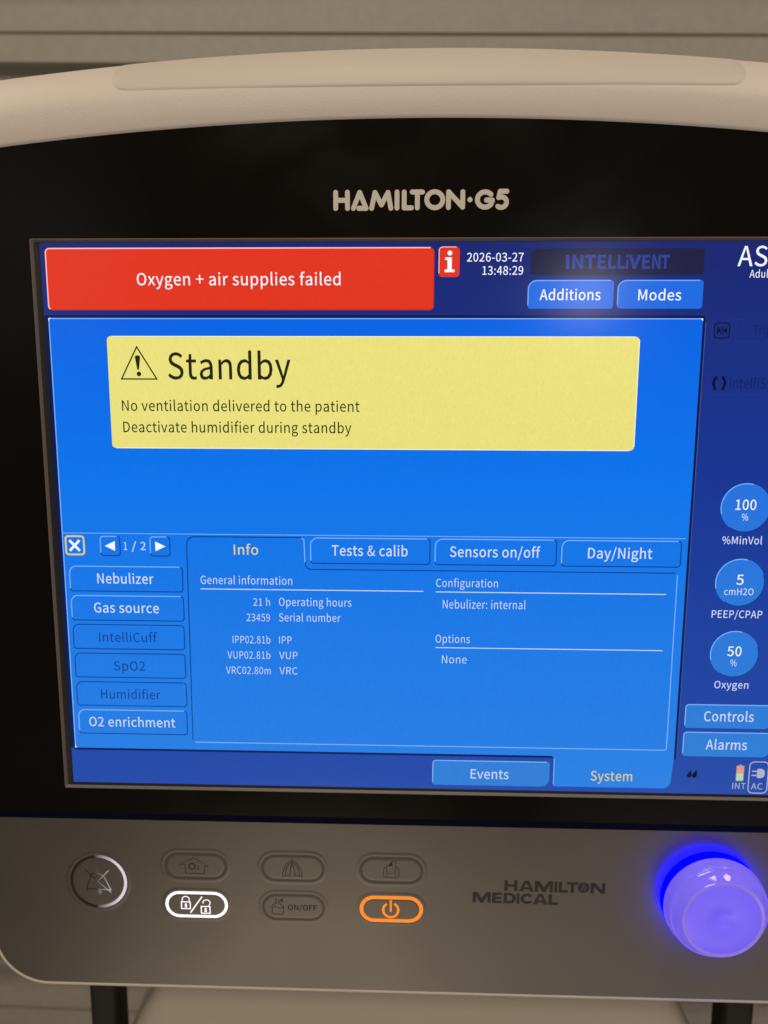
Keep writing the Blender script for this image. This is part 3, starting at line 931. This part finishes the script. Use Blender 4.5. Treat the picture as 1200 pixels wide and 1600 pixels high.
ribbon(b, [(106.4, -17.8), (106.5, -93.6)] + arc(106.5 - 1, -94.6 + 1, 1, 0, -90, 4) + [(-97.0, -94.6)], LW * .9, S3, LIGHT)
text(b, "Info", -77.7, -67.45, -10.9, 4.3, S4, GOLD, 4)
for s, a, c2, base, cap in (("General information", -92.1, -53.4, -23.6, 3.45), ("21 h", -70.0, -62.95, -32.85, 3.2), ("Operating hours", -59.1, -28.5, -32.75, 3.4),
                            ("23459", -73.0, -63.05, -39.6, 3.2), ("Serial number", -59.2, -33.1, -39.5, 3.4), ("IPP02.81b", -79.2, -63.1, -49.4, 3.2), ("IPP", -59.3, -54.0, -49.35, 3.2),
                            ("VUP02.81b", -81.6, -63.2, -56.25, 3.2), ("VUP", -59.4, -51.55, -56.15, 3.2), ("VRC02.80m", -82.45, -63.2, -63.1, 3.2), ("VRC", -59.4, -51.65, -63.0, 3.2),
                            ("Configuration", 7.0, 32.7, -23.75, 3.4), ("Nebulizer: internal", 9.95, 44.45, -33.0, 3.6), ("Options", 7.1, 21.55, -48.0, 3.4), ("None", 9.95, 20.4, -57.0, 3.4)):
    text(b, s, a, c2, base, cap, S4, WHITE, -4)
for a, c2, y in ((-92.3, 1.6, -25.8), (6.9, 102.2, -25.95), (7.15, 102.2, -50.2)):
    ribbon(b, [(a, y), (c2, y)], .36, S4, WHITE)
b.build("information_pane", screen)

button("tab_button", -45.6, 4.4, -14.4, -3.35, "Tests & calib", (-36.6, -5.0, -10.9, 4.4))
button("tab_button", 6.3, 56.55, -14.45, -3.35, "Sensors on/off", (12.5, 49.8, -10.95, 4.4))
button("tab_button", 58.5, 107.4, -14.5, -3.4, "Day/Night", (69.35, 95.6, -10.95, 4.4))
button("tab_button", 6.6, 57.2, -112.4, -100.9, "Events", (23.2, 39.6, -109.2, 4.4), BTN, dark=None, tl=1.5, br=3.6)

for y, num, unit, cap, t1, t2, t3 in ((10.6, "100", "%", "%MinVol", (127.9, 136.2), (130.75, 133.3), (123.6, 139.7)),
                                      (-20.6, "5", "cmH2O", "PEEP/CPAP", (130.6, 133.5), (125.9, 137.9), (121.5, 142.2)),
                                      (-51.3, "50", "%", "Oxygen", (129.1, 134.9), (130.65, 133.3), (124.7, 138.9))):
    b = MB()
    fill(b, [arc(132.05, y, 10.1, 0, 360, 48)[:-1]], S2, BTN)
    ribbon(b, arc(132.05, y, 9.85, 195, 75, 20), .42, S3, LIGHT)
    ribbon(b, arc(132.05, y, 9.95, 20, -125, 20), .35, S3, DARK)
    text(b, num, *t1, y - .85, 4.2, S4, BRIGHT, 4)
    text(b, unit, *t2, y - 5.25, 2.85, S4, WHITE, 2)
    text(b, cap, *t3, y - 15.05, 3.2, S4, WHITE, 3)
    b.build("setting_dial", screen)
button("side_button", 113.4, 150.0, -84.3, -73.65, "Controls", (121.4, 142.25, -81.1, 4.4), BTN, dark=None, tl=1.4, br=3.2)
button("side_button", 113.3, 150.0, -97.1, -86.05, "Alarms", (123.05, 140.4, -93.85, 4.4), BTN, dark=None, tl=1.4, br=3.2)

b = MB()
for dx, k in ((0, 1), (2.2, 1.08)):
    x = 116.9 + dx
    drop = [(x - .95 * k, -105.8)] + arc(x, -105.9, 1.0 * k, 180, 360, 8) + [(x + 1.0 * k, -105.2), (x + .75 * k, -103.1)]
    fill(b, [drop], S2 + dx * .01, BLACKUI)
b.build("humidifier_icon", screen)

b = MB()
fill(b, [rrect(136.9, 139.9, -104.6, -101.2, .2)], S2, BATR)
fill(b, [rrect(136.9, 139.9, -107.9, -104.62, .2)], S2, BATG)
fill(b, [rrect(137.8, 139.0, -101.18, -100.6, .1)], S2, GREYUI)
ribbon(b, rrect(136.75, 140.05, -108.05, -101.05, .3), .28, S3, lcd("display_battery_rim", (120, 120, 160)), True)
text(b, "INT", 135.6, 141.2, -111.8, 2.85, S2, GREYUI, 2)
b.build("battery_status", screen)
b = MB()
ribbon(b, rrect(142.3, 150.3, -113.5, -99.2, 2.0), .45, S2, GREYUI, True)
fill(b, [rrect(145.6, 148.9, -106.6, -102.3, .6, tr=1.8, br=1.8)], S2, GREYUI)
for y in (-103.5, -105.4):
    ribbon(b, [(143.4, y), (145.5, y)], .6, S2, GREYUI)
text(b, "AC", 143.5, 148.4, -111.8, 2.85, S2, GREYUI, 2)
b.build("power_status", screen)

# ------------------------------------------------------------------ keys on the control panel
def pill(cx, cy, hw, hh, e=0.0, n=14):
    r = hh + e
    c = hw - hh
    return arc(cx + c, cy, r, -90, 90, n) + arc(cx - c, cy, r, 90, 270, n)

def circle(cx, cy, r, e=0.0, n=56):
    return arc(cx, cy, r + e, 0, 360, n)[:-1]

def key(name, label, shape, ring_in, ringm, icon, lit):
    """shape(e): outline grown by e mm; the ring lies between ring_in and 0"""
    L = lambda e, w: [(x, y, WP + w) for x, y in shape(e)]
    kb = MB()
    # lip that rises out of the panel, then the groove of the ring, then the pad
    loft(kb, [L(1.9, .005), L(1.4, .03), L(.9, .065), L(.3, .07), L(.02, .04)], KEYPAD)
    loft(kb, [L(ring_in - .02, .04), L(ring_in - .35, .07), L(ring_in - .8, .08)], KEYPAD)
    fill(kb, [shape(ring_in - .8)], WP + .08, KEYPAD)
    o = kb.build(name, vent, label)
    rb = MB()
    loft(rb, [L(.02, .035), L(-.15, .065 if lit else .022), L(ring_in + .15, .065 if lit else .022), L(ring_in - .02, .035)], ringm)
    rb.build("light_ring", o)
    ib = MB()
    icon(ib, WP + .11)
    ib.build("key_icon", o)
    return o

def mapper(px0, py0, sc, cx, cy, ccx, ccy, kx=.2875, ky=.312):
    """zoom units of one key picture to millimetres about the key's centre"""
    return lambda x, y: (cx + (x - ccx) / sc * kx, cy - (y - ccy) / sc * ky)

C1, C2, C3 = -98.75, -54.95, -10.95
R1, R2 = -152.85, -172.05

def icon_house(ib, w):
    f = mapper(0, 0, 8.571, C1, R1, 566, 334)
    f2 = lambda pts: [f(x, y) for x, y in pts]
    ribbon(ib, f2([(345, 330), (545, 225), (742, 345), (690, 341), (688, 440), (436, 437), (432, 322)]), .30, w, DARKICON, True)
    ribbon(ib, f2(arc(522, 345, 40, 0, 360, 20)[:-1]), .5, w, DARKICON, True)
    x0, y0 = f(585, 388)
    text(ib, "2", x0, x0 + 1.15, y0, 1.9, w, DARKICON, 14)

def icon_lock(ib, w):
    f = mapper(0, 0, 8.571, C1, R2, 583, 856)
    f2 = lambda pts: [f(x, y) for x, y in pts]
    M = WHITELED
    for bx, by, op in ((372, 815, 0), (638, 872, 1)):
        ribbon(ib, f2([(bx + 6, by + 6), (bx + 124, by + 6), (bx + 124, by + 98), (bx + 6, by + 98)]), .48, w, M, True)
        cx = bx + 65
        if not op:
            ribbon(ib, f2([(cx - 48, by - 4), (cx - 48, by - 30)] + [(cx + 48 * math.cos(math.radians(a)), by - 30 - 38 * math.sin(math.radians(a))) for a in range(180, -1, -20)] + [(cx + 48, by - 4)]), .42, w, M)
        else:
            cx += 14
            ribbon(ib, f2([(cx - 46, by - 34)] + [(cx + 50 * math.cos(math.radians(a)), by - 46 - 38 * math.sin(math.radians(a))) for a in range(165, -31, -15)] + [(cx + 30, by - 2)]), .42, w, M)
            cx -= 14
        c = f(cx, by + 40)
        fill(ib, [circle(c[0], c[1], .52, 0, 14)], w, M)
        c = f(cx, by + 68)
        fill(ib, [circle(c[0], c[1], .56, 0, 14)], w + .01, M)
    ribbon(ib, f2([(495, 968), (660, 745)]), .55, w, M)

def icon_lungs(ib, w):
    f = mapper(0, 0, 8.571, C2, R1, 579, 366)
    f2 = lambda pts: [f(x, y) for x, y in pts]
    for s in (-1, 1):
        g = lambda x: 572 + s * x
        ribbon(ib, f2([(g(12), 290), (g(40), 286), (g(75), 320), (g(105), 370), (g(125), 430), (g(132), 480), (g(98), 478), (g(92), 430), (g(75), 370), (g(48), 325), (g(20), 300)]), .30, w, DARKICON)
        ribbon(ib, f2([(g(20), 345), (g(25), 400), (g(32), 470), (g(92), 474)]), .30, w, DARKICON)
    ribbon(ib, f2([(572, 250), (572, 330)]), .5, w + .01, DARKICON)
    ribbon(ib, f2([(552, 352), (572, 318), (592, 352)]), .45, w + .02, DARKICON)

def icon_nebulizer(ib, w):
    f = mapper(0, 0, 8.571, C2, R2, 588, 892)
    f2 = lambda pts: [f(x, y) for x, y in pts]
    ribbon(ib, f2([(350, 842), (300, 885), (302, 970), (325, 992), (435, 995), (455, 975), (455, 885), (400, 842)]), .32, w, DARKICON, True)
    ribbon(ib, f2([(305, 905), (350, 890), (400, 912), (452, 905)]), .24, w, DARKICON)
    ribbon(ib, f2([(352, 838), (362, 790), (340, 786)]), .3, w + .01, DARKICON)
    ribbon(ib, f2([(398, 838), (388, 788)]), .3, w, DARKICON)
    for y in (775, 805, 836):
        ribbon(ib, f2([(412, 806), (455, y)]), .3, w + .02, DARKICON)
    a, b2 = f(515, 935), f(905, 935)
    text(ib, "ON/OFF", a[0], b2[0], a[1], 2.7, w, DARKICON, 14)

def icon_print(ib, w):
    f = mapper(0, 0, 8.571, C3, R1, 574, 404)
    f2 = lambda pts: [f(x, y) for x, y in pts]
    ribbon(ib, f2([(510, 365), (480, 378), (466, 400), (466, 475), (485, 505), (650, 508), (672, 480), (672, 400), (655, 375), (632, 366)]), .28, w, DARKICON)
    ribbon(ib, f2([(512, 495), (512, 350), (590, 285), (626, 288), (626, 490)]), .26, w + .01, DARKICON)
    fill(ib, [f2([(530, 352), (584, 352), (584, 295)])], w, DARKICON)
    ribbon(ib, f2([(515, 445), (625, 447)]), .2, w + .02, DARKICON)

def icon_power(ib, w):
    f = mapper(0, 0, 8.571, C3, R2, 571, 930)
    f2 = lambda pts: [f(x, y) for x, y in pts]
    ribbon(ib, f2([(564 + 101 * math.sin(math.radians(a)), 940 - 96 * math.cos(math.radians(a))) for a in range(28, 333, 12)]), 1.05, w, ORANGELED)
    ribbon(ib, f2([(564, 806), (564, 965)]), .85, w + .01, ORANGELED)

BCX, BCY = -143.0, -161.75
def half_lit(name):
    """light guide lit from its right-hand end"""
    m = principled(name, (.030, .024, .016), .5, spec=.2)
    nt = m.node_tree
    p = nt.nodes['Principled BSDF']
    tc = nt.nodes.new('ShaderNodeTexCoord')
    sx = nt.nodes.new('ShaderNodeSeparateXYZ')
    nt.links.new(tc.outputs['Object'], sx.inputs[0])
    g = nt.nodes.new('ShaderNodeMapRange')
    g.inputs['From Min'].default_value = (BCX - 1.5) / 1000
    g.inputs['From Max'].default_value = (BCX + 9) / 1000
    g.inputs['To Max'].default_value = .78
    nt.links.new(sx.outputs['X'], g.inputs['Value'])
    inp(p, 'Emission Color', 'Emission').default_value = (*lin((244, 232, 246)), 1)
    nt.links.new(g.outputs[0], inp(p, 'Emission Strength'))
    return m
HALF = half_lit("half_lit_led_ring")
HALFICON = half_lit("half_lit_icon")

def icon_bell(ib, w):
    f = mapper(0, 0, 10.0, BCX, BCY, 605, 640, .293, .317)
    f2 = lambda pts: [f(x, y) for x, y in pts]
    ribbon(ib, f2([(585, 425), (588, 500)]), .3, w, HALFICON)
    ribbon(ib, f2([(430, 790), (415, 750), (490, 560), (520, 520), (590, 508), (670, 540), (700, 570), (795, 770)]), .42, w, HALFICON)
    ribbon(ib, f2([(425, 752), (800, 765)]), .42, w + .01, HALFICON)
    ribbon(ib, f2([(405, 455), (600, 640), (795, 805)]), .42, w + .02, HALFICON)
    ribbon(ib, f2([(775, 462), (580, 650)]), .42, w + .03, HALFICON)
    c = f(610, 800)
    fill(ib, [circle(c[0], c[1], 1.15, 0, 16)], w + .02, HALFICON)

pl_ = lambda cx, cy: (lambda e: pill(cx, cy, 14.2, 6.45, e))
key("control_key", "unlit pill key with a house and O2 symbol", pl_(C1, R1), -1.1, DARKRING, icon_house, False)
key("control_key", "lit pill key with white ring and two padlocks", pl_(C1, R2), -1.35, WHITELED, icon_lock, True)
key("control_key", "unlit pill key with a lungs symbol", pl_(C2, R1), -1.0, DARKRING, icon_lungs, False)
key("control_key", "unlit pill key with a nebulizer bottle and ON/OFF", pl_(C2, R2), -1.0, DARKRING, icon_nebulizer, False)
key("control_key", "unlit pill key with a printing hand symbol", pl_(C3, R1), -1.2, DARKRING, icon_print, False)
key("control_key", "lit pill key with orange ring and power symbol", pl_(C3, R2), -1.6, ORANGELED, icon_power, True)
key("control_key", "round key with crossed-out bell, its ring half lit", lambda e: circle(BCX, BCY, 13.0, e), -1.3, HALF, icon_bell, False)

# ------------------------------------------------------------------ the glowing knob
def knob_mat(name, rgb, strength, rough):
    m = principled(name, (.17, .15, .42), rough, spec=.6, bump=(260, .00012, .35))
    nt = m.node_tree
    p = nt.nodes['Principled BSDF']
    inp(p, 'Emission Color', 'Emission').default_value = (*lin(rgb), 1)
    inp(p, 'Emission Strength').default_value = strength
    return m
KBODY = knob_mat("translucent_violet_plastic", (96, 76, 220), .95, .07)
KFACE = knob_mat("knob_face_plastic", (92, 70, 230), .95, .35)
KRIM = knob_mat("knob_rim_plastic", (118, 98, 196), .9, .25)
KCX, KCY = 128.8, -161.9
def lathe(mb, prof, m, n=72):
    loft(mb, [[(KCX + r * math.cos(2 * math.pi * i / n), KCY + r * math.sin(2 * math.pi * i / n), WP + h) for i in range(n)] for r, h in prof], m)
kb = MB()
lathe(kb, [(21.0, 4.8), (21.55, 5.2), (21.8, 5.9), (21.75, 7.0), (21.35, 9.2), (21.0, 11.0), (20.8, 11.3), (20.3, 11.45)], KBODY)
lathe(kb, [(20.3, 11.5), (19.8, 11.9), (18.8, 13.4), (17.8, 14.9), (17.4, 15.4), (17.1, 15.6)], KBODY)
knob = kb.build("rotary_knob", vent, "round translucent knob glowing violet over a blue ring")
k2 = MB()
lathe(k2, [(17.1, 15.6), (16.6, 15.65), (16.2, 15.4), (15.8, 15.35)], KRIM)
k2.build("rim", knob)
k3 = MB()
lathe(k3, [(15.8, 15.35), (15.2, 15.6), (10, 15.7), (4.2, 15.7), (3.4, 15.2), (2.4, 14.9), (.02, 14.85)], KFACE)
k3.build("knob_face", knob)
k4 = MB()
# light guide: a collar on the panel and the lit underside of the knob
lathe(k4, [(21.25, .01), (21.2, 2.4), (21.0, 4.75)], BLUELED)
k4.build("glow_ring", knob)

# ------------------------------------------------------------------ stand: cream neck and two black posts
b = MB()
sec = [(-190, 118, -62), (-235, 128.5, -46), (-256, 133.2, -40), (-285, 146, -33), (-340, 172, -24), (-420, 196, -16), (-600, 205, -10)]
rows = []
for v, hw, w in sec:
    rows.append([(-hw - 6, v, w - 120), (-hw - 5, v, w - 12), (-hw - 2.5, v, w - 3), (-hw + 2, v, w - .4), (-hw + 8, v, w)] +
                [(-hw + 8 + (2 * hw - 16) * i / 12, v, w) for i in range(1, 12)] +
                [(hw - 8, v, w), (hw - 2, v, w - .4), (hw + 2.5, v, w - 3), (hw + 5, v, w - 12), (hw + 6, v, w - 120)])
loft(b, rows, NECK, True)
b.add(rows[0], [tuple(range(len(rows[0])))], NECK)
b.build("stand_neck", vent)
for x, wd in ((-175.6, 17.0), (181.0, 17.6)):
    b = MB()
    lp = rrect(x - wd / 2, x + wd / 2, -84, -67, 4.0)
    loft(b, [[(px, -180, pw) for px, pw in lp], [(px - .06 * 0, -600, pw) for px, pw in lp]], BLACK)
    b.build("support_post", vent)
